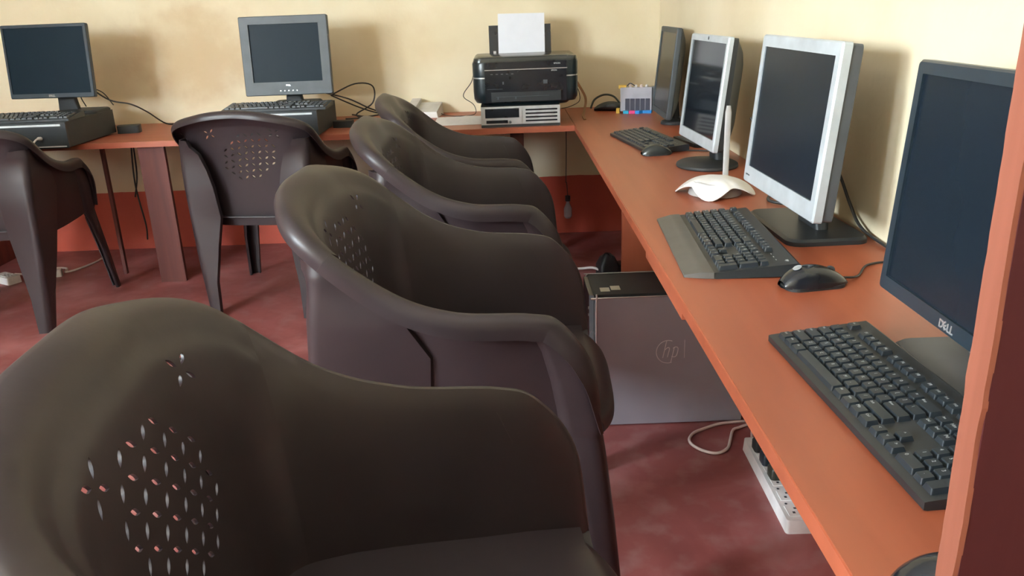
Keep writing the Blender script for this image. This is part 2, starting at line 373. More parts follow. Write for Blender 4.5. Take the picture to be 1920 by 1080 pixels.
def make_chair():
    root = thing('plastic_armchair', (0, 0, 0), 0, 'x', 'chair')
    # --- backrest: triangulated sheet with real petal-shaped holes
    ms = [-SB + 2 * SB * i / 80 for i in range(81)]
    arc = [0]
    for i in range(80): arc.append(arc[-1] + (wallp(ms[i + 1], .4) - wallp(ms[i], .4)).length)
    half = arc[-1] / 2; arc = [a - half for a in arc]
    def s_of(u):
        if u <= arc[0]: return ms[0]
        for i in range(80):
            if u <= arc[i + 1]: return ms[i] + (ms[i + 1] - ms[i]) * (u - arc[i]) / (arc[i + 1] - arc[i])
        return ms[-1]
    HT = .48; pts = []; nx, nz = 60, 50; edges = []
    inner = []
    petals = []
    d = .0355; R = .0096; wd = .0034; q2 = math.sqrt(.5)
    def petal(cu, cv, du, dv):          # lens shape centred on (cu, cv), long axis along (du, dv)
        petals.append([(cu + h_ * du - w_ * dv, cv + h_ * dv + w_ * du) for (h_, w_) in [(-R, 0), (-R * .6, wd * .62), (-R * .2, wd * .96), (R * .2, wd * .96), (R * .6, wd * .62), (R, 0), (R * .6, -wd * .62), (R * .2, -wd * .96), (-R * .2, -wd * .96), (-R * .6, -wd * .62)]])
    er, ec = (.723, .690), (-.757, .653); dr, dc = .0322, .0420; C0 = (.012, .186)
    def at(i, j): return C0[0] + dc * i * ec[0] + dr * j * er[0], C0[1] + dc * i * ec[1] + dr * j * er[1]
    for j, cnt in [(-2, 4), (-1, 6), (0, 6), (1, 6), (2, 4)]:
        for i in range(cnt): petal(*at(i - (cnt - 1) / 2, j), *er)
    for j, cnt in [(-2.5, 3), (-1.5, 5), (-.5, 5), (.5, 5), (1.5, 5), (2.5, 3)]:
        for i in range(cnt): petal(*at(i - (cnt - 1) / 2, j), *ec)
    for sx in (-1, 1):
        cu, cv = sx * .125, .083
        for e in (er, ec):
            for k in (-.0165, .0165): petal(cu + k * e[0], cv + k * e[1], *e)
    n0 = 0
    for p in petals:
        n0 = len(pts); pts += [Vector(q) for q in p]; edges += [(n0 + k, n0 + (k + 1) % len(p)) for k in range(len(p))]
    def near_petal(u, v_):
        return any(abs(u - sum(q[0] for q in p) / len(p)) < .009 and abs(v_ - sum(q[1] for q in p) / len(p)) < .009 or (abs(u - p[0][0]) < .003 and abs(v_ - p[0][1]) < .003) for p in petals)
    ubnd = [arc[0] + (arc[-1] - arc[0]) * i / nx for i in range(nx + 1)]
    for j in range(nz + 1):
        for i in range(nx + 1):
            u, v_ = ubnd[i], HT * j / nz
            if 0 < i < nx and 0 < j < nz and near_petal(u, v_): continue
            pts.append(Vector((u, v_)))
    vo, eo, fo, *_ = delaunay_2d_cdt(pts, edges, [], 0, 1e-6)
    boxes = [(min(q[0] for q in p), max(q[0] for q in p), min(q[1] for q in p), max(q[1] for q in p), p) for p in petals]
    def inside(x, y):
        for a, b, c, e, p in boxes:
            if a < x < b and c < y < e:
                r = False; n = len(p)
                for k in range(n):
                    x1, y1 = p[k]; x2, y2 = p[(k + 1) % n]
                    if (y1 > y) != (y2 > y) and x < (x2 - x1) * (y - y1) / (y2 - y1) + x1: r = not r
                if r: return True
        return False
    fs = [f for f in fo if not inside(sum(vo[i].x for i in f) / len(f), sum(vo[i].y for i in f) / len(f))]
    mb = MB(); mb.add([wallp(s_of(v.x), max(0, min(1, v.y / HT))) for v in vo], fs)
    rows = [flange(s_of(u)) for u in ubnd]
    rows = [[r[k] for r in rows] for k in range(6)]
    mb.grid(rows)
    mb.build('backrest', 'chair', root, smooth='all', solid=.0038, weld=True)
    # --- arm sides
    for sg in (-1, 1):
        mb = MB(); cols = []
        ss = [SB + (8 - SB) * i / 46 for i in range(47)]
        for s in ss: cols.append(flange(s) + [wallp(s, (j + 1) / 20) for j in range(20)])
        rows = [[Vector((sg * c[k].x, c[k].y, c[k].z)) for c in cols] for k in range(26)]
        mb.grid(rows).build('armrest', 'chair', root, smooth='all', solid=.0038, weld=True)
    # --- seat with rolled front lip
    mb = MB(); rows = []
    prof = [(-.205, .414)] + [(-.19 + .45 * i / 14, .414) for i in range(15)] + [(.280, .411), (.295, .404), (.305, .394), (.310, .382), (.311, .374), (.311, .366)]
    for (y, z) in prof:
        hw = (.205 + .03 * min(1, max(0, (y + .2) / .3))) if y < .26 else .235 - (y - .26) * .75
        if y < -.12: hw -= (-.12 - y) * .35
        row = []
        for i in range(25):
            q = -1 + 2 * i / 24; dip = .016 * (1 - q * q) * max(0, min(1, (.27 - y) / .12)) * max(0, min(1, (y + .21) / .1))
            zz = z - dip; yy = y - (.03 * abs(q) ** 4 if y > .26 else 0)
            row.append(Vector((hw * q, yy, zz)))
        rows.append(row)
    mb.grid(rows).build('seat', 'chair', root, smooth='all', solid=.004)
    # --- legs: open angle sections
    def leg(sections, sg):
        rows = []; keys = [tuple(sec) for sec in sections]
        for k in range(len(keys) - 1):
            for m_ in range(6 if k < len(keys) - 2 else 7):
                t = m_ / 6
                z = keys[k][0] * (1 - t) + keys[k + 1][0] * t
                P3 = [tuple(keys[k][j][c] * (1 - t) + keys[k + 1][j][c] * t for c in (0, 1)) for j in (1, 2, 3)]
                a, c, b = [Vector((sg * p[0], p[1], z)) for p in P3]
                da = (a - c); db = (b - c); ra = min(.026, da.length * .6); rb = min(.026, db.length * .6)
                pa = c + da.normalized() * ra; pb = c + db.normalized() * rb
                ret = .0025 if .38 < z < .6 else (.0012 if z >= .6 else .010)
                row = [a + Vector((-sg * ret, 0, 0)), a + Vector((-sg * .004, da.normalized().y * .003, 0)), a, a * .5 + pa * .5]
                for q in range(7):
                    w_ = q / 6; row.append(pa * (1 - w_) ** 2 + c * 2 * w_ * (1 - w_) + pb * w_ * w_)
                row += [b * .5 + pb * .5, b, b + Vector((0, (.02 if c.y < 0 else -.012), 0))]; rows.append(row)
        MB().grid(rows).build('leg', 'chair', root, smooth='all', solid=.0045)
    back = [(.735, (.252, -.19), (.2585, -.230), (.21, -.262)), (.71, (.2545, -.18), (.261, -.236), (.20, -.264)), (.68, (.2535, -.150), (.258, -.243), (.17, -.262)), (.62, (.2605, -.075), (.255, -.255), (.15, -.258)), (.55, (.2495, -.035), (.252, -.262), (.135, -.255)), (.42, (.2295, -.045), (.246, -.268), (.130, -.240)),
            (.30, (.245, -.145), (.240, -.270), (.150, -.255)), (.15, (.232, -.20), (.230, -.272), (.172, -.270)), (0, (.218, -.232), (.218, -.275), (.175, -.275))]
    front = [(.605, (.258, .15), (.270, .195), (.264, .198)), (.56, (.252, .17), (.268, .225), (.262, .228)), (.50, (.247, .185), (.267, .250), (.258, .254)), (.44, (.243, .195), (.262, .264), (.250, .268)), (.40, (.241, .20), (.261, .270), (.246, .274)), (.385, (.240, .205), (.260, .274), (.215, .276)), (.34, (.248, .217), (.262, .282), (.208, .282)),
             (.2, (.272, .245), (.272, .298), (.228, .298)), (0, (.287, .275), (.287, .316), (.252, .316))]
    for sg in (-1, 1): leg(back, sg); leg(front, sg)
    return root
chair = make_chair()
for o in COL.objects: pass
CH = [((-.156, .773), .073, 1, 'brown plastic armchair nearest the camera, flower-cut back cropped at bottom left', 'brown armchairs facing the right desk'),
      ((-.108, 1.606), -.044, 1, 'second brown plastic armchair of the row, beside the grey computer tower', 'brown armchairs facing the right desk'),
      ((-.118, 2.439), -.010, 1, 'third brown plastic armchair of the row, just behind the tower-side chair', 'brown armchairs facing the right desk'),
      ((-.153, 3.148), .028, 1, 'farthest brown armchair of the row, its back top just below the white phone', 'brown armchairs facing the right desk'),
      ((-.975, 3.35), 1.45, .965, 'dark brown armchair seen from behind in front of the square grey monitor', 'dark armchairs at the back wall desk'),
      ((-2.058, 3.250), 1.66, .965, 'dark brown armchair cropped by the left border, below the leftmost monitor', 'dark armchairs at the back wall desk')]
for i, ((x, y), a, sz, lab, grp) in enumerate(CH):
    c = chair if i == 0 else copy_tree(chair)
    c.location = (x, y, 0); c.rotation_euler = (0, 0, a - PI / 2); c.scale = (1, 1, sz); tag(c, lab, 'chair', grp)

# ------------------------------------------------------------ keyboards
U1 = .01905
def layout():
    L = []
    def row(y, items, h=1):
        for x, w_, t in items: L.append((x, y, w_, h, t))
    row(5.4, [(0, 1, 'Esc')] + [(2 + i, 1, 'F%d' % (i + 1)) for i in range(4)] + [(6.5 + i, 1, 'F%d' % (i + 5)) for i in range(4)] + [(11 + i, 1, 'F%d' % (i + 9)) for i in range(4)] + [(15.25, 1, 'Prt'), (16.25, 1, 'Scr'), (17.25, 1, 'Brk')])
    row(4, [(i, 1, c) for i, c in enumerate('`1234567890-=')] + [(13, 2, 'Bksp'), (15.25, 1, 'Ins'), (16.25, 1, 'Hm'), (17.25, 1, 'Pu'), (18.5, 1, 'Nm'), (19.5, 1, '/'), (20.5, 1, '*'), (21.5, 1, '-')])
    row(3, [(0, 1.5, 'Tab')] + [(1.5 + i, 1, c) for i, c in enumerate('QWERTYUIOP[]')] + [(13.5, 1.5, '\\'), (15.25, 1, 'Del'), (16.25, 1, 'End'), (17.25, 1, 'Pd'), (18.5, 1, '7'), (19.5, 1, '8'), (20.5, 1, '9')])
    row(2, [(0, 1.75, 'Caps')] + [(1.75 + i, 1, c) for i, c in enumerate("ASDFGHJKL;'")] + [(12.75, 2.25, 'Enter'), (18.5, 1, '4'), (19.5, 1, '5'), (20.5, 1, '6')])
    row(1, [(0, 2.25, 'Shift')] + [(2.25 + i, 1, c) for i, c in enumerate('ZXCVBNM,./')] + [(12.25, 2.75, 'Shift'), (16.25, 1, '^'), (18.5, 1, '1'), (19.5, 1, '2'), (20.5, 1, '3')])
    row(0, [(0, 1.25, 'Ctrl'), (1.25, 1.25, 'Win'), (2.5, 1.25, 'Alt'), (3.75, 6.25, ''), (10, 1.25, 'Alt'), (11.25, 1.25, 'Win'), (12.5, 1.25, 'Mn'), (13.75, 1.25, 'Ctrl'), (15.25, 1, '<'), (16.25, 1, 'v'), (17.25, 1, '>'), (18.5, 2, '0'), (20.5, 1, '.')])
    L.append((21.5, 2, 1, 2, '+')); L.append((21.5, 0, 1, 2, 'Ent'))
    return L
_km = {}
def key_mesh(w_, h_, txt, legends, hgt, tin):
    k = (w_, h_, txt if legends else '', legends, hgt)
    if k in _km: return _km[k]
    mb = MB(); W = w_ * U1 - .0012; D = h_ * U1 - .0012
    lo = rrect(W, D, .001, 2); hi = rrect(W - 2 * tin, D - 2 * tin, .0015, 2, 0, tin * .25)
    mb.prism(lo, 0, hgt, 0, hi)
    if legends and txt: text_mb(mb, txt, .0062 if len(txt) < 3 else .0045, TL(-(W / 2 - .0065) if w_ > 1.2 else -.0015, .0018, hgt + .0001), 1, .00005)
    me = mb.mesh('key'); bm = bmesh.new(); bm.from_mesh(me); bmesh.ops.recalc_face_normals(bm, faces=bm.faces); bm.to_mesh(me); bm.free()
    me.materials.append(M['key']); me.materials.append(M['legend']); _km[k] = me; return me
def keyboard(loc, rz, label, palm=0, legends=True, scale=1, top=0, rear=.012, tilt_h=.013, group='black keyboards', keyh=.0075, singles=True):
    r = thing('keyboard', loc, rz, label, 'keyboard', group)
    W = .4286 + .016; D = 6.4 * U1 + .010 + .010
    y0 = -D / 2 - palm; y1 = D / 2 + rear
    zf_, zb = .010, .010 + tilt_h
    def zt(y): return zf_ + (zb - zf_) * (y + D / 2) / D
    body = MB()
    prof = [(-D / 2, 0, zt(-D / 2)), (y1, 0, zt(y1))]
    pts = []
    for y, zl, zh in [(-D / 2, .001, zt(-D / 2)), (-D / 2 + .004, 0, zt(-D / 2) + .001), (y1 - .005, .003, zt(y1) + .001), (y1, .005, zt(y1) - .002)]: pts.append((y, zl, zh))
    rings = [[Vector((-W / 2 - (.006 if palm else 0), y, zl)), Vector((W / 2 + (.006 if palm else 0), y, zl)), Vector((W / 2, y, zh)), Vector((-W / 2, y, zh))] for y, zl, zh in pts]
    bo = body.rings(rings).build('body', 'black', r, bevel=.0025)
    if palm:
        pr = []
        for k in range(9):
            t = k / 8; y = -D / 2 - palm + palm * t; e = (1 - t) ** 1.3
            pr.append([Vector((-W / 2 - .006 + .012 * e, y, .0005)), Vector((W / 2 + .006 - .012 * e, y, .0005)), Vector((W / 2 + .004 - .012 * e, y, .004 + (zf_ - .003) * min(1, t * 1.6) + .001)), Vector((-W / 2 - .004 + .012 * e, y, .004 + (zf_ - .003) * min(1, t * 1.6) + .001))])
        MB().rings(pr).build('palm_rest', 'palm', r, bevel=.002)
    if top:
        lg = MB(); text_mb(lg, 'hp', .011, TL(W / 2 - .025, y1 - .018, zt(y1 - .018) + .0015), 0, .0001); lg.build('logo', 'legend', bo)
    ang = math.atan2(zb - zf_, D)
    L = layout(); x0 = -22.5 * U1 / 2; yb = -D / 2 + .010
    rest = MB(); n = 0
    for (x, y, w_, h_, t) in sorted(L, key=lambda q: (q[0] > 20.4 and q[1] > 5.0) or (q[0] > 20.4 and q[1] == 4)):
        cx = x0 + (x + w_ / 2) * U1; cy = yb + (y + h_ / 2) * U1
        me = key_mesh(w_, h_, t, legends, keyh, .0022)
        n += 1
        Mx = TL(cx, cy, zt(cy) - .0005) @ RX(ang)
        if not singles or n > 100:
            rest.add([Mx @ v.co for v in me.vertices], [list(p.vertices) for p in me.polygons]); continue
        o = bpy.data.objects.new('key', me); COL.objects.link(o); o.parent = r; o.matrix_local = Mx
    o = rest.build('key', 'key', r); tag(o, kind='stuff')
    lb = MB()
    for i in range(3): lb.box(x0 + (19 + i) * U1 - .003, x0 + (19 + i) * U1 + .003, yb + 5.9 * U1, yb + 5.98 * U1, zt(D / 2 - .02) + .001, zt(D / 2 - .02) + .0016)
    lb.build('status_light', 'legend', bo)
    return r
A = math.radians
keyboard((.4665, .925, DZ), A(-87.5), 'black full-size keyboard in front of the big dark monitor, nearest the camera')
keyboard((.462, 1.668, DZ), A(-93.5), 'black keyboard with dusty grey palm rest, in front of the silver square monitor', palm=.054, top=1, rear=.018, keyh=.009)
keyboard((.512, 3.025, DZ), A(-81), 'black dusty keyboard at the far end of the right desk, beside a mouse', legends=False)

# ------------------------------------------------------------ mice
def mouse(loc, rz, label, top='black_g', logo=False, L=.112, Wd=.060, H=.036, cat='mouse'):
    r = thing('computer_mouse', loc, rz, label, cat, 'computer mice on the right desk')
    def shell(z0f, hs, n=18, shrink=1.0):
        rg = []
        for k in range(n + 1):
            t = k / n; y = -L / 2 + L * t
            w_ = Wd / 2 * shrink * (math.sin(PI * min(1, max(0, .04 + .92 * t))) ** .42) * (1 - .08 * math.sin(PI * t) * math.sin(PI * t))
            h = H * hs * (math.sin(PI * (.03 + .94 * t) ** .82) ** .6)
            row = []
            for q in range(17):
                a = PI * q / 16; row.append(Vector((-w_ * math.cos(a), y, z0f + max(0, h - z0f) * (math.sin(a) ** .75))))
            rg.append(row)
        return rg
    mb = MB(); rg = shell(.004, 1)
    mb.grid(rg); mb.grid([[rr[0] for rr in rg], [Vector((0, rr[0].y, .002)) for rr in rg], [rr[-1] for rr in rg]])
    shl = mb.build('shell', top, r, smooth='all', weld=True)
    b = MB(); b.prism([(p[0], p[1]) for p in rrect(Wd * .88, L * .92, .022, 6)], 0, .006); b.build('base', 'black_m', r)
    MB().lathe([(.006, -.003), (.009, -.002), (.009, .002), (.006, .003)], 20, T=TL(0, L * .26, H * .64) @ RY(PI / 2)).build('scroll_wheel', 'dgrey', r, smooth=True)
    if logo:
        mb = MB(); T = TL(0, -L * .27, H * .93) @ RX(A(24))
        ring = []
        for rr, z in ((.0070, 0), (.0075, .0005), (.0080, 0)): ring.append((rr, z))
        mb.lathe(ring + [(.0075, -.0006), (.0070, 0)], 28, T=T)
        text_mb(mb, 'hp', .007, T, 0, .0001, shear=.3); mb.build('logo', 'legend', shl)
    return r
mouse((.541, 1.388, DZ), A(-80), 'black optical mouse with a round logo, between the two near keyboards', logo=True, L=.122, Wd=.066, H=.040)
mouse((.508, 2.775, DZ), A(-82), 'small glossy black mouse with silver sheen beside the far keyboard', L=.105, Wd=.058, top='sheen')
mouse((.372, .572, DZ), A(-88), 'dark glossy mouse half hidden by the wood divider at the bottom edge', L=.115, Wd=.068, H=.042)

# ------------------------------------------------------------ monitors
def monitor(bl, br, zb, W, H, tilt, label, bez=(.018, .018, .018, .026), mats=('bezel_b', 'screen', 'black', 'black_m'), depth=.035, bulge=.035, base='rect', base_c=None, base_s=(.2, .2), neckw=.07,
            neck_y=.045, logo=None, logo_pos=0, buttons=0, recess=.004, base_z=DZ, name='monitor', roundc=.006, side=.008, group=None, base_rz=0, bulge_w=.72, logo_s=.016):
    """bl, br: world xy of the lower left and right corners of the bezel front as the user sees them."""
    bl = Vector((bl[0], bl[1], 0)); br = Vector((br[0], br[1], 0)); dx = (br - bl).normalized(); rz = math.atan2(dx.y, dx.x)
    mid = bl + dx * W / 2
    fw = Vector((-math.sin(rz), math.cos(rz), 0))
    root_xy = mid + fw * (depth + .02)
    r = thing(name, (root_xy.x, root_xy.y, base_z), rz, label, 'monitor', group)
    # head frame: x right, y away from the user, z up; origin lower centre of the bezel front
    T = TL(0, -(depth + .02), zb - base_z) @ RX(-tilt)
    l, rr, t_, b_ = bez
    mb = MB()
    o = [(p[0], p[1] + H / 2) for p in rrect(W, H, roundc, 3)]
    iw, ih = W - l - rr, H - t_ - b_; icx = (l - rr) / 2; icy = b_ + ih / 2
    i_ = [(p[0] + icx, p[1] + icy) for p in rrect(iw, ih, .0015, 3)]
    def ring(pts, y, s=0): return [Vector((p[0], y, p[1])) for p in pts]
    oi = [(p[0] * (1 - .006 / W), (p[1] - H / 2) * (1 - .006 / H) + H / 2) for p in o]
    mb.rings([ring(o, depth), ring(o, .004), ring(oi, 0), ring(i_, 0), ring(i_, recess + .003)], cap=False)
    mb.rings([ring(o, depth), ring([(p[0] * .9, (p[1] - H / 2) * .9 + H / 2) for p in o], depth + .001)], cap=False)
    bz = mb.build('bezel', mats[0], r, T, smooth=True)
    MB().box(icx - iw / 2 - .001, icx + iw / 2 + .001, recess, recess + .004, b_ - .001, H - t_ + .001).build('screen', mats[1], r, T)
    # rear housing
    hb = MB(); hw = W * bulge_w
    sq = lambda w_, h_, zc, rr_: [(p[0], p[1] + zc) for p in rrect(w_, h_, rr_, 4)]
    hb.rings([ring(sq(W - .004, H - .004, H / 2, .006), depth - .002), ring(sq(W - .005, H - .005, H / 2, .008), depth + side - .003), ring(sq(W - .014, H - .014, H / 2, .012), depth + side), ring(sq(hw, H * .80, H / 2, .03), depth + side + bulge * .75), ring(sq(hw * .85, H * .66, H / 2, .03), depth + side + bulge)])
    for k in range(9): hb.box(-hw * .3, hw * .3, depth + side + bulge - .001, depth + side + bulge + .001, H * .62 + k * .006, H * .62 + k * .006 + .003)
    hb.build('rear_housing', mats[2], r, T, smooth=True)
    # neck and base in the root frame
    nz = zb - base_z
    if base_c is None: bc = Vector((0, neck_y, 0))
    else:
        w_ = Vector((base_c[0], base_c[1], 0)) - root_xy; c_, s_ = math.cos(-rz), math.sin(-rz); bc = Vector((w_.x * c_ - w_.y * s_, w_.x * s_ + w_.y * c_, 0))
    ny = max(bulge * .6, bc.y)
    nk = MB(); q = []
    for t in (0, .25, .5, .75, 1):
        z = .012 + (nz + H * .35 - .012) * t; y = ny + (.012 * (1 - t)); w_ = neckw * (1.12 - .2 * math.sin(PI * t))
        q.append([Vector((p[0], p[1] + y, z)) for p in rrect(w_, .030, .01, 3)])
    nk.rings(q).build('stand_neck', mats[3], r, smooth=True)
    bs = MB()
    if base == 'round':
        bs.lathe([(.98 * base_s[0] / 2, 0), (base_s[0] / 2, .004), (.985 * base_s[0] / 2, .010), (.9 * base_s[0] / 2, .0145), (.3 * base_s[0] / 2, .018), (.0001, .0185)], 56, T=TL(bc.x, bc.y, 0), sy=base_s[1] / base_s[0])
    else:
        rc = rrect(base_s[0], base_s[1], .03, 5); hi = rrect(base_s[0] - .012, base_s[1] - .012, .026, 5)
        Tb = TL(bc.x, bc.y, 0) @ RZ(base_rz)
        bs.prism(rc, 0, .009, T=Tb); bs.prism(rc, .009, .014, 0, hi, T=Tb)
    bs.build('stand_base', mats[3], r, smooth=True)
    if logo:
        lg = MB(); zc = b_ * (.74 if buttons else .5) if logo_pos == 0 else H - t_ * .5
        if logo == 'DELL':
            for ch, x, rot in (('D', -1.45, 0), ('E', -.45, .5), ('L', .5, 0), ('L', 1.3, 0)):
                text_mb(lg, ch, logo_s, TL(x * logo_s * .62, -.0006, zc) @ RX(PI / 2) @ RZ(rot), 0, .0004, bold=.0006 * logo_s / .016)
        elif logo == 'ring':
            lg.lathe([(.0042, 0), (.005, .0005), (.0058, 0), (.005, -.0005), (.0042, 0)], 24, T=TL(0, -.0003, zc) @ RX(PI / 2)); text_mb(lg, 'hp', .006, TL(0, -.0006, zc) @ RX(PI / 2), 0, .0001)
        else: text_mb(lg, logo, logo_s, TL(-W / 2 + .03, -.0004, zc) @ RX(PI / 2), 0, .0002)
        lg.build('logo', 'chrome' if logo == 'DELL' else 'mgrey', bz, T)
    for k in range(buttons):
        MB().lathe([(.0028, 0), (.003, .001), (.002, .0018)], 12, T=TL((k - (buttons - 1) / 2) * .018, -.0001, b_ * .34) @ RX(PI / 2)).build('button', 'chrome' if mats[0] == 'mgrey' else 'silver_d', bz, T)
    return r
G = 'monitors on the right desk'
# (left corner = far end, right corner = near end for a user facing the right wall)
mA = monitor((.580, 1.220), (.580, .81), DZ + .055, .415, .348, A(3.5), 'large black widescreen monitor with DELL badge, partly behind the wood divider', bez=(.019, .019, .019, .024), mats=('bezel_b', 'screen', 'black', 'dgrey'),
        base_c=(.635, .985), base_s=(.25, .17), logo='DELL', depth=.02, bulge=.03, group=G, logo_s=.0155)
mB = monitor((.575, 1.975), (.588, 1.525), DZ + .073, .435, .342, A(5), 'silver-framed square monitor behind the palm-rest keyboard', bez=(.022, .022, .026, .040), mats=('silver', 'screen', 'dgrey', 'black'),
        base_c=(.662, 1.775), base_s=(.29, .175), logo='SyncMaster', logo_s=.006, depth=.020, side=.024, bulge=.012, neckw=.10, neck_y=.05, group=G, recess=.003, bulge_w=.8)
mC = monitor((.580, 2.770), (.600, 2.388), DZ + .067, .383, .328, A(6), 'smaller silver-framed monitor with glossy screen on a round foot behind the white router', bez=(.015, .015, .020, .034), mats=('silver', 'screen_g', 'black', 'black_m'),
        base='round', base_c=(.625, 2.545), base_s=(.205, .19), logo='ring', logo_pos=1, depth=.016, side=.018, bulge=.045, group=G, buttons=0)
mD = monitor((.658, 3.745), (.652, 3.370), DZ + .032, .375, .362, A(6), 'dark grey monitor in the far corner beside the ink tanks, seen almost edge-on', bez=(.018, .018, .022, .026), mats=('mgrey', 'screen_d', 'black', 'black_m'),
        base='round', base_c=(.715, 3.50), base_s=(.10, .12), depth=.018, bulge=.03, neck_y=.02, group=G)
G2 = 'monitors on the back wall desk'

# ------------------------------------------------------------ desktop computers on the back desk
def desktop_pc(loc, W, D, H, label, silver_style=False):
    r = thing('desktop_computer', loc, 0, label, 'computer', 'flat desktop computers on the back wall desk')
    if silver_style:
        MB().box(-W / 2, W / 2, .012, D, .010, H).build('case', 'black_m', r, bevel=.002)
        f = MB(); f.box(-W / 2, W / 2, 0, .012, .012, H)
        f.build('front_panel', 'silver_d', r, bevel=.003)
        MB().box(-W / 2 + .018, -W / 2 + .165, -.002, .004, H - .047, H - .008).build('drive_bay', 'black_g', r, bevel=.001)
        MB().box(-W / 2 + .022, -W / 2 + .115, -.003, .004, .018, .031).build('floppy_slot', 'black_g', r, bevel=.001)
        MB().box(-W / 2 + .165, -W / 2 + .176, -.005, .004, .016, H - .004).build('handle_ridge', 'silver_d', r, bevel=.003)
        for k in range(4):
            z = .022 + k * .0155
            MB().box(.022, W / 2 - .012, -.0015, .004, z, z + .0065).build('vent_slot', 'black_g', r)
        MB().box(-W / 2, W / 2, .004, D - .01, 0, .012).build('foot_rail', 'black_m', r)
        MB().lathe([(.006, 0), (.006, .003), (.004, .004)], 16, T=TL(-W / 2 + .125, -.001, .022) @ RX(PI / 2)).build('power_button', 'mgrey', r)
    else:
        MB().box(-W / 2, W / 2, .01, D, .006, H).build('case', 'black_m', r, bevel=.003)
        MB().box(-W / 2, W / 2, 0, .012, .006, H - .002).build('front_panel', 'black', r, bevel=.004)
        MB().box(-W / 2 + .01, W / 2 - .02, -.003, .004, H - .016, H - .008).build('silver_strip', 'strip', r, bevel=.001)
        MB().box(-W / 2 + .01, W / 2 - .01, -.0025, .004, .008, .0125).build('lower_strip', 'silver_d', r, bevel=.001)
        MB().box(-W / 2 + .02, -W / 2 + .17, -.001, .004, H - .045, H - .022).build('drive_bay', 'black_g', r)
        MB().box(.02, .036, -.002, .004, .035, .041).build('usb_port', 'silver_d', r)
        MB().box(-W / 2 + .02, W / 2 - .02, .02, D - .02, 0, .007).build('foot_rail', 'black_m', r)
    return r
desktop_pc((.063, 3.582, DZ), .342, .38, .088, 'silver-fronted flat computer carrying the black printer', True)
desktop_pc((-2.035, 3.435, DZ), .42, .44, .110, 'black flat computer under the leftmost monitor, white cable plugged in front')
desktop_pc((-1.000, 3.515, DZ), .40, .40, .110, 'black flat computer under the thick-framed grey monitor')
mE = monitor((-2.190, 3.72), (-1.800, 3.69), DZ + .185, .388, .312, A(6), 'leftmost monitor, thin black frame, standing on a black computer', bez=(.012, .014, .013, .020), mats=('bezel_b', 'screen_l', 'black', 'black_m'),
        base='rect', base_c=(-1.925, 3.80), base_s=(.2, .16), logo='DELL', logo_s=.012, depth=.02, bulge=.03, group=G2, base_z=DZ + .11, neckw=.085)
mF = monitor((-1.155, 3.735), (-.768, 3.735), DZ + .157, .387, .338, A(5), 'thick-framed square grey monitor on a black computer behind an armchair', bez=(.040, .040, .034, .058), mats=('mgrey', 'screen_l', 'mgrey', 'black_m'),
        base='rect', base_c=(-.95, 3.81), base_s=(.21, .16), logo='DELL', logo_s=.008, depth=.03, bulge=.05, group=G2, base_z=DZ + .11, buttons=5, neckw=.07, recess=.008)
keyboard((-2.045, 3.525, DZ + .110), A(2), 'black keyboard lying on the leftmost flat computer', legends=False, group='keyboards on the back computers', tilt_h=.016)
keyboard((-.985, 3.605, DZ + .110), A(-1), 'black keyboard lying on the computer under the thick-framed grey monitor', legends=False, group='keyboards on the back computers')

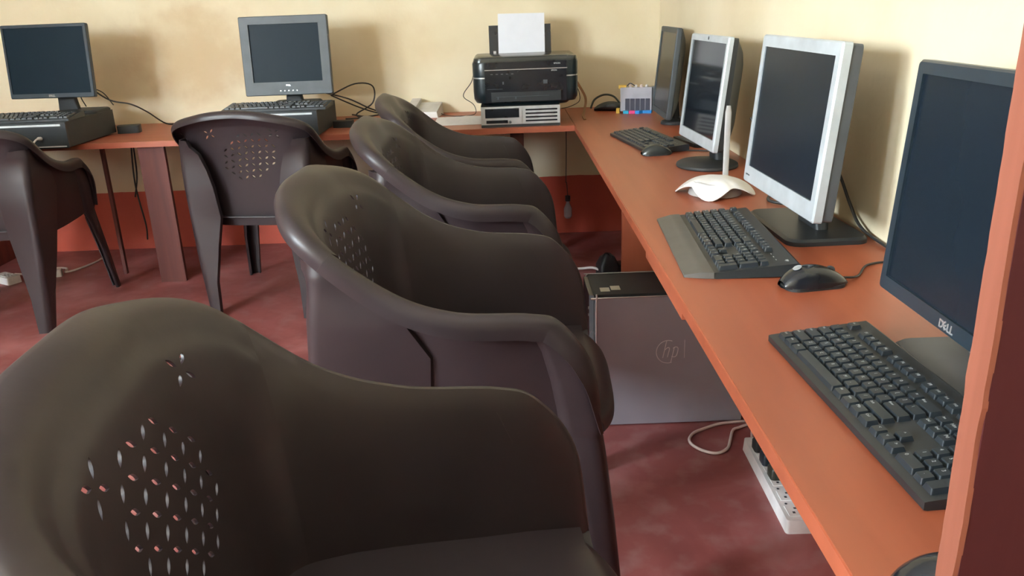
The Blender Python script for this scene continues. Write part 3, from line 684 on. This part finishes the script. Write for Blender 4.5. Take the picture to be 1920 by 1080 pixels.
# ------------------------------------------------------------ printer with paper
def printer():
    r = thing('inkjet_printer', (.090, 3.600, DZ + .088), 0, 'bulky black inkjet printer standing on the silver-fronted computer', 'printer')
    W, D = .455, .36; h0, h1 = .012, .205
    fr = lambda y: rrect(W, D, .045, 8, 0, D / 2)
    def ringz(pts, z, s=1.0, dy=0): return [Vector((p[0] * s, (p[1] - D / 2) * s + D / 2 + dy, z)) for p in pts]
    pts = rrect(W, D, .05, 8, 0, D / 2)
    MB().rings([ringz(pts, 0.0, .80), ringz(pts, .012, .86), ringz(pts, .014, .95), ringz(pts, .03, .99), ringz(pts, .06, 1), ringz(pts, .118, 1), ringz(pts, .1195, .99)]).build('body', 'printer', r, smooth=True)
    MB().rings([ringz(pts, .1175, 1.001), ringz(pts, .1225, 1.001)]).build('trim_line', 'chrome', r, smooth=True)
    MB().rings([ringz(pts, .1215, .995), ringz(pts, .13, 1.0), ringz(pts, .178, 1.0), ringz(pts, .184, .992)]).build('upper_body', 'printer', r, smooth=True)
    pt2 = rrect(W - .008, D - .01, .035, 8, 0, D / 2)
    MB().rings([ringz(pt2, .184), ringz(pt2, .187, 1.0), ringz(pt2, .200, .985), ringz(pt2, .205, .95)]).build('scanner_lid', 'sheen', r, smooth=True)
    # black front fascia
    MB().box(-.175, .175, -.004, .02, .016, .1228).build('front_fascia', 'black_g', r, bevel=.003)
    cp = MB().prism([(-.175, -.006), (.175, -.006), (.175, .03), (-.175, .03)], .123, .184).build('control_panel', 'black_g', r, bevel=.002)
    MB().box(-.175, .178, -.009, .0, .1515, .1545).build('silver_line', 'chrome', r)
    MB().box(-.150, .150, -.014, .0, .020, .060).build('output_tray', 'black', r, bevel=.003)
    MB().box(-.168, -.10, -.0065, 0, .072, .0735).build('ridge', 'mgrey', r)
    MB().box(-.13, .10, -.0165, -.012, .040, .0415).build('tray_lip', 'mgrey', r)
    MB().box(.075, .093, -.006, .0, .090, .106).build('card_slot_light', 'mgrey', r, bevel=.001)
    MB().box(-.10, -.094, -.006, .0, .092, .103).build('latch', 'mgrey', r)
    MB().box(-.124, -.118, -.017, -.012, .030, .040).build('latch', 'mgrey', r)
    MB().box(-.048, -.042, -.017, -.012, .030, .040).build('latch', 'mgrey', r)
    lg = MB(); text_mb(lg, 'EPSON', .009, TL(.135, -.0065, .1725) @ RX(PI / 2), 0, .0003); text_mb(lg, 'EPSON', .008, TL(.122, -.0065, .144) @ RX(PI / 2), 0, .0003)
    lg.build('logo', 'legend', cp)
    for k in range(5):
        MB().box(-.15 + k * .022, -.14 + k * .022, -.0075, -.004, .1335, .1365).build('button', 'dgrey', cp)
    sup = MB(); T = TL(.0, .315, .185) @ RX(A(-12))
    sup.box(-.155, .130, 0, .006, 0, .145, T=T); sup.build('paper_support', 'black_g', r, bevel=.002)
    for s in (-1, 1): MB().box(-.0125 + s * .118 - .006, -.0125 + s * .118 + .006, -.016, -.001, .0, .028, T=T).build('paper_guide', 'silver_d' if s < 0 else 'black_g', r)
    return r
printer()
pp = MB(); T = TL(.083, 3.600 + .306, DZ + .088 + .190) @ RX(A(-12)) @ RY(A(.8))
rows = [[Vector((-.1065 + .213 * i / 6, -.001 - .002 * math.sin(PI * j / 8), .190 * j / 8)) for i in range(7)] for j in range(9)]
pp.grid(rows); tag(pp.build('paper_sheet', 'paper', None, T, smooth='all', solid=.0012), 'white paper stack standing upright in the printer feeder', 'paper')

# ------------------------------------------------------------ small things on the back desk
def wphone():
    r = thing('telephone', (-.405, 4.085, DZ), A(-6), 'pale pinkish white telephone against the back wall, right of the cable coil', 'telephone')
    MB().rings([[Vector((x, y, z)) for x, y in [(-.085, -.08), (.085, -.08), (.085, .08), (-.085, .08)]] if i == 0 else [Vector((x, y, z + (.03 if y > 0 else 0))) for x, y in [(-.08, -.076), (.08, -.076), (.082, .078), (-.082, .078)]] for i, z in enumerate((0, .028))]).build('body', 'white_d', r, bevel=.004)
    T = TL(-.045, 0, .046) @ RX(A(10))
    MB().box(-.022, .022, -.085, .085, 0, .018, T=T).build('handset', 'white_d', r, bevel=.008)
    for a in range(4):
        for b in range(3): MB().box(.012 + b * .02, .026 + b * .02, -.055 + a * .02, -.043 + a * .02, 0, .004, T=TL(0, 0, .036) @ RX(A(10))).build('dial_button', 'silver_d', r)
wphone()
sh = MB(); rows = []
for j in range(9):
    rows.append([Vector((-.33 + .218 * i / 8 + (.02 * (1 - j / 8) * 0), 3.70 + .297 * j / 8, DZ + .0015 + .004 * max(0, math.sin(i * .9) * math.sin(j * .5)))) for i in range(9)])
c = Vector((-.22, 3.81, DZ)); sh.grid(rows)
o = sh.build('paper_sheet', 'paper2', None, smooth='all', solid=.0008); tag(o, 'loose printed sheet lying on the desk left of the silver-fronted computer', 'paper')

def tube_thing(name, pts, r_, mat, label, cat, group=None, n=8):
    return tag(MB().tube(pts, r_, n=n).build(name, mat, None, smooth='all'), label, cat, group)
Z = DZ
tube_thing('power_cable', [(-.140, 3.80, Z + .21), (-.155, 3.86, Z + .17), (-.20, 3.98, Z + .10), (-.155, 4.05, Z + .05), (-.15, 4.03, Z + .008), (-.22, 3.99, Z + .005), (-.29, 4.03, Z + .006), (-.32, 4.10, Z + .008)], .0018, 'cable_b', 'thin dark cable from the printer left side down to the desk', 'cable')
tube_thing('power_cable', [(.32, 3.86, Z + .15), (.345, 3.92, Z + .11), (.35, 3.95, Z + .06), (.31, 4.0, Z + .03), (.27, 4.02, Z + .02)], .0018, 'cable_b', 'thin dark cable looping at the printer right side', 'cable')
st = MB(); path = cr([(.325, 4.12, Z + .22), (.345, 4.08, Z + .15), (.385, 4.02, Z + .07), (.375, 3.95, Z + .02), (.36, 3.86, Z + .0035), (.355, 3.72, Z + .003)], 8); rows = []
for p in path: rows.append([p + Vector((-.006, -.002, 0)), p + Vector((.006, .002, 0))])
tag(st.grid(rows).build('strap', 'cable_br', None, smooth='all', solid=.0025), 'brown flat strap hanging down the wall right of the printer', 'strap')

def coil():
    g = 'black cables behind the thick-framed monitor'
    b = (-.62, 3.95)
    P = [[(-.80, 3.85, Z + .14), (-.70, 3.93, Z + .18), (-.63, 4.0, Z + .16), (-.64, 4.02, Z + .08), (-.72, 4.0, Z + .03), (-.66, 3.98, Z + .008), (-.59, 3.93, Z + .008), (-.54, 3.96, Z + .012), (-.505, 3.97, Z + .03)],
         [(-.83, 3.86, Z + .15), (-.74, 3.95, Z + .11), (-.66, 4.0, Z + .06), (-.60, 4.04, Z + .03), (-.55, 4.03, Z + .015), (-.51, 3.99, Z + .02)],
         [(-.76, 3.93, Z + .02), (-.68, 3.97, Z + .014), (-.58, 3.93, Z + .006), (-.50, 3.99, Z + .012), (-.58, 4.07, Z + .02), (-.68, 4.06, Z + .012), (-.74, 4.0, Z + .03)],
         [(-.82, 3.94, Z + .13), (-.72, 4.06, Z + .06), (-.62, 4.10, Z + .02), (-.52, 4.12, Z + .015)]]
    L = ['black cable looping high beside the thick-framed monitor', 'black cable running down across the coil to the telephone', 'coiled black cable lying flat on the desk beside the computer', 'thin black cable along the wall behind the coil']
    for p, l in zip(P, L): tube_thing('monitor_cable', p, .0035, 'cable_b', l, 'cable', g)
coil()
def left_cables():
    g = 'cables hanging behind the leftmost monitor'
    tube_thing('monitor_cable', [(-2.06, 3.86, Z + .26), (-2.07, 3.90, Z + .20), (-2.07, 3.92, Z + .16), (-2.04, 3.92, Z + .12)], .003, 'cable_b', 'short dark cable hanging left of the leftmost monitor neck', 'cable', g)
    tube_thing('monitor_cable', [(-1.90, 3.84, Z + .22), (-1.84, 3.9, Z + .15), (-1.76, 3.93, Z + .125), (-1.72, 4.0, Z + .08), (-1.68, 4.1, Z + .01), (-1.62, 4.13, Z + .006)], .0035, 'cable_b', 'dark cable sweeping right from the leftmost monitor to the desk', 'cable', g)
    tube_thing('monitor_cable', [(-1.98, 3.95, Z + .12), (-2.0, 3.96, Z + .17), (-1.96, 3.97, Z + .20), (-1.9, 3.97, Z + .18), (-1.86, 3.97, Z + .12)], .0025, 'cable_b', 'thin arched cable behind the leftmost monitor neck', 'cable', g)
    tube_thing('usb_cable', [(-1.935, 3.434, Z + .045), (-1.940, 3.405, Z + .045), (-1.952, 3.39, Z + .015), (-1.935, 3.39, Z - .05), (-1.90, 3.42, Z - .10), (-1.86, 3.48, Z - .2)], lambda q: .008 if q < .12 else .0038, 'cable_w', 'white cable plugged into the front of the leftmost computer', 'cable')
left_cables()
ad = MB(); ad.prism(rrect(.10, .06, .012, 4), 0, .035); o = ad.build('power_adapter', 'black_m', None, TL(-1.765, 3.88, DZ) @ RZ(.2), bevel=.004)
tag(o, 'black power adapter on the desk right of the leftmost computer', 'adapter')
ad = MB(); ad.prism(rrect(.09, .05, .01, 4), 0, .03); o = ad.build('power_adapter', 'black_m', None, TL(-.745, 3.79, DZ) @ RZ(-.1), bevel=.004)
tag(o, 'black power adapter on the desk right of the computer under the thick-framed monitor', 'adapter')

# ------------------------------------------------------------ corner: ink tanks and hand-held device
def ink_tanks():
    t = thing('ink_tank_set', (.615, 3.90, DZ), A(-14), 'clear ink tank set with cyan, magenta and blue feet in the desk corner', 'ink tanks')
    MB().box(-.075, .07, -.012, .03, .010, .118).build('clear_case', 'smoke', t, bevel=.003)
    for k in range(5):
        x = -.052 + k * .0235
        MB().box(x, x + .0205, -.0145, .02, .012, .068).build('ink_tank', 'ink', t, bevel=.002)
    tag(MB().box(-.06, -.035, -.03, .03, 0, .014).build('foot', 'cyan', t, bevel=.003), 'cyan plastic foot')
    tag(MB().box(-.033, -.005, -.032, .03, 0, .014).build('foot', 'magenta', t, bevel=.003), 'magenta plastic foot')
    tag(MB().prism([(-.004, -.034), (.015, -.034), (.030, -.018), (.070, -.018), (.072, .03), (-.004, .03)], 0, .014).build('foot', 'blue', t, bevel=.003), 'blue plastic foot')
    tag(MB().box(-.095, -.08, -.01, .02, 0, .022).build('foot', 'yellow', t, bevel=.003), 'yellow plastic foot')
    tag(MB().prism([(-.085, .0), (-.05, .0), (-.05, .02), (-.085, .02)], .112, .128).build('cap', 'yellow', t, bevel=.004), 'yellow plastic cap')
    for k, m in enumerate(('pink', 'white_d', 'pink', 'white_d')):
        MB().lathe([(.007, 0), (.007, .008), (.004, .012)], 14, T=TL(-.03 + k * .025, .008, .118)).build('cap', m, t, smooth=True)
    MB().box(.07, .082, -.005, .035, .02, .120).build('side_latch', 'dgrey', t, bevel=.003)
    MB().tube([(-.045, .0, .125), (-.03, -.005, .137), (-.01, .0, .125)], .0025).build('hose', 'ink', t, smooth='all')
ink_tanks()
def handset():
    t = thing('barcode_scanner', (.500, 4.03, DZ), A(70), 'rounded black hand-held device lying against the back wall left of the ink tanks', 'hand-held device')
    rg = []
    for k in range(13):
        a = k / 12; y = -.07 + .14 * a; w_ = .034 * math.sin(PI * (.06 + .88 * a)) ** .5; h = .045 * math.sin(PI * (.06 + .88 * a) ** .8) ** .6
        rg.append([Vector((w_ * math.cos(2 * PI * q / 16), y, .0 + h * .5 * (1 + math.sin(2 * PI * q / 16)))) for q in range(16)])
    MB().rings(rg).build('body', 'black', t, smooth=True)
    MB().tube([(.0, -.06, .03), (.02, -.02, .065), (.03, .03, .072), (.02, .075, .05), (.0, .09, .01)], .005).build('cord', 'green', t, smooth='all')
handset()

# ------------------------------------------------------------ flat slab, router
sl = thing('flat_drive', (.690, 2.985, DZ), A(-78), 'flat black slab between the far keyboard and the small silver monitor', 'drive')
MB().prism(rrect(.20, .10, .012, 4), 0, .014).build('case', 'black', sl, bevel=.003)
MB().prism(rrect(.17, .08, .01, 4), .014, .0155).build('lid_panel', 'dgrey', sl)
def router():
    t = thing('wifi_router', (.554, 2.158, DZ), A(-22), 'glossy white four-footed router behind the palm-rest keyboard', 'router')
    R_ = .105; N = 64; H = .046
    def rad(a): # four-pointed outline
        c = abs(math.cos(2 * a)); return R_ * (.73 + .27 * c ** 1.3)
    def top(a, q):
        r_ = rad(a) * q; c = abs(math.cos(2 * a)); arch = .001 + (1 - c ** 2.6) * .026
        return Vector((r_ * math.cos(a), r_ * math.sin(a), arch + (H - arch) * (1 - q ** 2.4) if q < 1 else arch))
    rows = []
    for j in range(15):
        q = .001 + j / 14 * .999
        rows.append([top(2 * PI * i / N, q) for i in range(N + 1)])
    MB().grid(rows).build('shell', 'white', t, smooth='all', solid=.0025, weld=True)
    MB().lathe([(.070, .001), (.068, .012), (.056, .026), (.035, .034), (.0001, .036)], 40).build('inner_tray', 'silver_d', t, smooth=True)
    sm = MB(); pts = [Vector((math.cos(a) * .062, math.sin(a) * .062, top(a, .062 / rad(a)).z + .0012)) for a in [A(212 + k * 3.4) for k in range(22)]]
    sm.tube(pts, lambda q: .0022 * math.sin(PI * max(.02, min(.98, q))) + .0003, smooth=2).build('seam', 'silver_d', t, smooth='all')
    lg = MB(); text_mb(lg, 'tp', .013, TL(.0, .006, H + .0002) @ RZ(A(-90)), 0, .0008); lg.build('logo', 'silver_d', t)
    an = MB(); an.rings([[Vector((p[0], p[1], z)) for p in rrect(w_, .010, .004, 3)] for z, w_ in ((0, .016), (.02, .016), (.186, .017), (.204, .011))])
    an.build('antenna', 'silver_d', t, TL(.0137, .100, .016) @ RZ(A(22)), smooth=True)
router()
# cable bundle behind the small silver monitor, on the right desk
g = 'cables at the right wall'
tube_thing('monitor_cable', [(.70, 2.36, Z + .17), (.73, 2.30, Z + .10), (.745, 2.22, Z + .04), (.73, 2.13, Z + .012), (.70, 2.05, Z + .006)], .004, 'cable_b', 'black cable hanging behind the small silver monitor to the desk', 'cable', g)
tube_thing('monitor_cable', [(.74, 2.42, Z + .07), (.745, 2.32, Z + .05), (.74, 2.22, Z + .02), (.70, 2.12, Z + .01), (.66, 2.03, Z + .006), (.70, 1.98, Z + .005)], .004, 'cable_b', 'lower black cable curled behind the router antenna', 'cable', g)
tube_thing('monitor_cable', [(.755, 2.46, Z + .12), (.755, 2.34, Z + .075), (.75, 2.2, Z + .03), (.745, 2.08, Z + .008), (.73, 2.0, Z + .005)], .003, 'cable_b', 'thin black cable pressed to the wall behind the router', 'cable', g)
tube_thing('monitor_cable', [(.74, 1.93, Z + .16), (.76, 1.86, Z + .11), (.762, 1.78, Z + .05), (.755, 1.70, Z + .02), (.762, 1.62, Z + .008), (.764, 1.4, Z + .006)], .0035, 'cable_b', 'dark cable along the wall behind the silver square monitor', 'cable', g)
tube_thing('mouse_cable', [(.600, 1.398, Z + .010), (.635, 1.42, Z + .004), (.68, 1.485, Z + .003), (.73, 1.50, Z + .003), (.765, 1.47, Z + .004)], .0022, 'cable_b', 'thin mouse cable running from the logo mouse to the wall', 'cable')
tube_thing('mouse_cable', [(.556, 2.806, Z + .008), (.61, 2.82, Z + .003), (.68, 2.80, Z + .003), (.74, 2.76, Z + .003)], .0022, 'cable_b', 'thin mouse cable from the small far mouse to the wall', 'cable')
tube_thing('monitor_cable', [(.70, 3.33, Z + .05), (.72, 3.25, Z + .03), (.735, 3.15, Z + .008), (.74, 3.0, Z + .005)], .004, 'cable_b', 'black cable at the wall between the two far monitors', 'cable', g)

# ------------------------------------------------------------ tower computer under the desk
def tower():
    t = thing('tower_computer', (.44, 2.18, 0), 0, 'large grey computer tower with embossed logo standing on the floor under the right desk', 'computer')
    X0, X1, Y0, Y1, H = -.232, .20, -.095, .090, .402
    MB().box(X0 + .012, X1, Y0 + .004, Y1, .006, H - .004).build('case', 'black_m', t, bevel=.002)
    MB().box(X0 + .018, X1, Y0 - .002, Y0 + .004, .004, H - .012).build('side_panel', 'steel', t, bevel=.0015)
    MB().tube([(X0 + .018, Y0 - .003, .02), (X0 + .018, Y0 - .003, H - .028), (X0 + .022, Y0 - .003, H - .016), (X0 + .034, Y0 - .003, H - .0115), (X1, Y0 - .003, H - .0115)], .0022, smooth=4).build('panel_rim', 'chrome', t, smooth='all')
    MB().prism([(X0, Y0 + .012), (X0 + .02, Y0), (X0 + .02, Y1), (X0, Y1 - .012)], .004, H - .006).build('front_panel', 'black_g', t, bevel=.003)
    MB().tube([(X0 + .004, Y1 - .01, H - .012), (X0 + .012, Y1 - .002, H - .003), (X0 + .04, Y1, H - .002), (X1, Y1, H - .002)], .0016, smooth=4).build('top_edge', 'silver_d', t, smooth='all')
    for k in range(2): MB().box(X0 + .034 + k * .03, X0 + .060 + k * .03, Y0 + .03 + k * .01, Y0 + .062 + k * .012, H - .0045, H - .0035).build('sticker', 'sticker', t)
    for k in range(2): MB().box(X0 - .002, X0 + .003, Y0 + .02, Y0 + .026, H - .05 - k * .02, H - .044 - k * .02).build('front_light', 'chrome', t)
    lg = MB(); T = TL(-.015, Y0 - .0022, .225) @ RX(PI / 2)
    N = 40; R_ = .034
    for rr in (R_,):
        lg.tube([T @ Vector((rr * .95 * math.cos(A(70 + 220 * k / 24)), rr * math.sin(A(70 + 220 * k / 24)), 0)) for k in range(25)], .0011, smooth=1)
    for (x, y0, y1) in ((-.010, -.018, .034), (.012, -.034, .014)): lg.tube([T @ Vector((x - .004, y0, 0)), T @ Vector((x + .006, y1, 0))], .0011)
    lg.tube([T @ Vector(p) for p in [(-.008, .006, 0), (-.002, .012, 0), (.004, .010, 0), (.001, -.006, 0), (-.001, -.016, 0)]], .0011)
    lg.tube([T @ Vector(p) for p in [(.014, .010, 0), (.022, .014, 0), (.028, .008, 0), (.024, -.012, 0), (.016, -.016, 0), (.010, -.014, 0)]], .0011)
    lg.tube([T @ Vector((.046, -.02, 0)), T @ Vector((.046, .034, 0))], .0008)
    lg.build('logo', 'engr', t, smooth='all')
tower()

# ------------------------------------------------------------ floor: extension strips and cables
def strip(loc, rz, label, L=.40, n=4, plugs=()):
    t = thing('extension_strip', loc, rz, label, 'extension strip', 'white extension strips on the floor')
    W, H = .065, .034
    pts = rrect(W, L, .008, 3, 0, L / 2)
    MB().prism(pts, 0, H, 0, [(p[0] * .94, (p[1] - L / 2) * .985 + L / 2) for p in pts]).build('body', 'white', t, bevel=.002)
    for k in range(n):
        y = .038 + k * (L - .07) / n
        so = MB().box(-.021, .021, y - .019, y + .021, H - .001, H + .0015).build('socket', 'white', t, bevel=.001)
        mb = MB(); mb.box(-.010, -.004, y - .010, y - .003, H + .0012, H + .0018); mb.box(.004, .010, y - .010, y - .003, H + .0012, H + .0018); mb.box(-.003, .003, y + .007, y + .013, H + .0012, H + .0018)
        mb.build('socket_hole', 'dgrey', so)
        MB().box(.013, .020, y + .004, y + .014, H + .001, H + .005).build('switch', 'white_d', so, bevel=.001)
        MB().lathe([(.003, 0), (.003, .001)], 10, T=TL(-.014, y + .02 + .01, H)).build('screw', 'dgrey', t)
    return t
strip((.628, 1.553, 0), A(-1), 'long white extension strip on the floor under the right desk', n=5, L=.38)
for i, (y, m, lab) in enumerate(((1.735, 'green', 'dark plug nearest the free sockets of the long extension strip'), (1.80, 'bezel_b', 'blue-black plug farther along the long extension strip'), (1.865, 'black_m', 'black plug at the far end of the long extension strip'))):
    mb = MB(); mb.rings([[Vector((p[0], p[1], z)) for p in rrect(a, b, .008, 3)] for z, a, b in ((0, .044, .040), (.022, .044, .040), (.034, .03, .03), (.05, .014, .014))])
    tag(mb.build('power_plug', m, None, TL(.632, y, .0362), smooth=True), lab, 'plug', 'plugs in the floor strip')
tube_thing('extension_cable', [(.628, 1.936, .017), (.645, 1.99, .008), (.66, 2.05, .006), (.62, 2.035, .006), (.600, 2.02, .006), (.578, 1.965, .006), (.560, 1.925, .006), (.525, 1.903, .006), (.487, 1.925, .006), (.468, 1.968, .006), (.487, 2.012, .006), (.53, 2.04, .006), (.58, 2.063, .006), (.66, 2.072, .006)], .0042, 'pink', 'pale white cable looped on the floor in front of the grey tower', 'cable')
def floor_adapter():
    t = thing('charger_brick', (.425, 3.46, 0), A(15), 'black charger lump on the floor behind the grey tower', 'charger')
    MB().rings([[Vector((p[0], p[1], z)) for p in rrect(a, b, .018, 4)] for z, a, b in ((0, .09, .08), (.05, .09, .08), (.085, .06, .06), (.10, .03, .03))]).build('body', 'black', t, smooth=True)
    MB().box(.04, .12, -.03, .03, 0, .05).build('plug', 'black', t, bevel=.01)
floor_adapter()
tube_thing('extension_cable', [(.392, 3.44, .03), (.36, 3.48, .03), (.31, 3.53, .012), (.24, 3.56, .006), (.1, 3.6, .006)], .006, 'cable_w', 'white cable running from the black charger lump across the floor', 'cable')
strip((-2.33, 3.66, 0), A(60), 'white extension block on the floor behind the leftmost armchair', L=.13, n=2)
tube_thing('extension_cable', [(-2.10, 4.06, .006), (-2.09, 3.98, .006), (-2.12, 3.86, .006), (-2.16, 3.79, .008), (-2.19, 3.86, .006), (-2.26, 3.87, .006), (-2.30, 3.78, .006), (-2.40, 3.78, .012)], .005, 'cable_w', 'white cable snaking on the floor under the left end of the back desk', 'cable')
tag(MB().prism(rrect(.05, .04, .01, 4), 0, .035).build('power_plug', 'white_d', None, TL(-2.185, 3.755, 0) @ RZ(.3), bevel=.005), 'white plug lying on the floor between the leftmost chair legs', 'plug')
g = 'cords hanging under the back desk'
for pts, lab in (([(-1.80, 3.95, Z - .03), (-1.81, 3.93, .40), (-1.79, 3.92, .2), (-1.80, 3.93, .12)], 'dark cord hanging left of the wide desk support'),
                 ([(-1.86, 4.1, Z - .03), (-1.87, 4.1, .42), (-1.90, 4.1, .3)], 'dark cord hanging farthest left under the back desk'),
                 ([(.293, 4.05, Z - .03), (.292, 4.05, .45), (.288, 4.05, .30)], 'thin dark cord hanging in the corner under the desks')):
    tube_thing('hanging_cord', pts, .004 if 'corner' not in lab else .002, 'cable_b', lab, 'cord', g)
bt = thing('small_bottle', (.294, 4.02, .125), 0, 'small clear flask with a dark cap hanging on the red wall band in the corner', 'bottle')
MB().lathe([(.012, 0), (.020, .01), (.020, .05), (.008, .08), (.008, .09)], 20).build('flask', 'smoke', bt, smooth=True)
MB().lathe([(.012, .088), (.013, .09), (.013, .115), (.003, .118)], 18).build('cap', 'black', bt, smooth=True)
MB().tube([(0, 0, .117), (-.003, .02, .18)], .002).build('string', 'cable_b', bt)
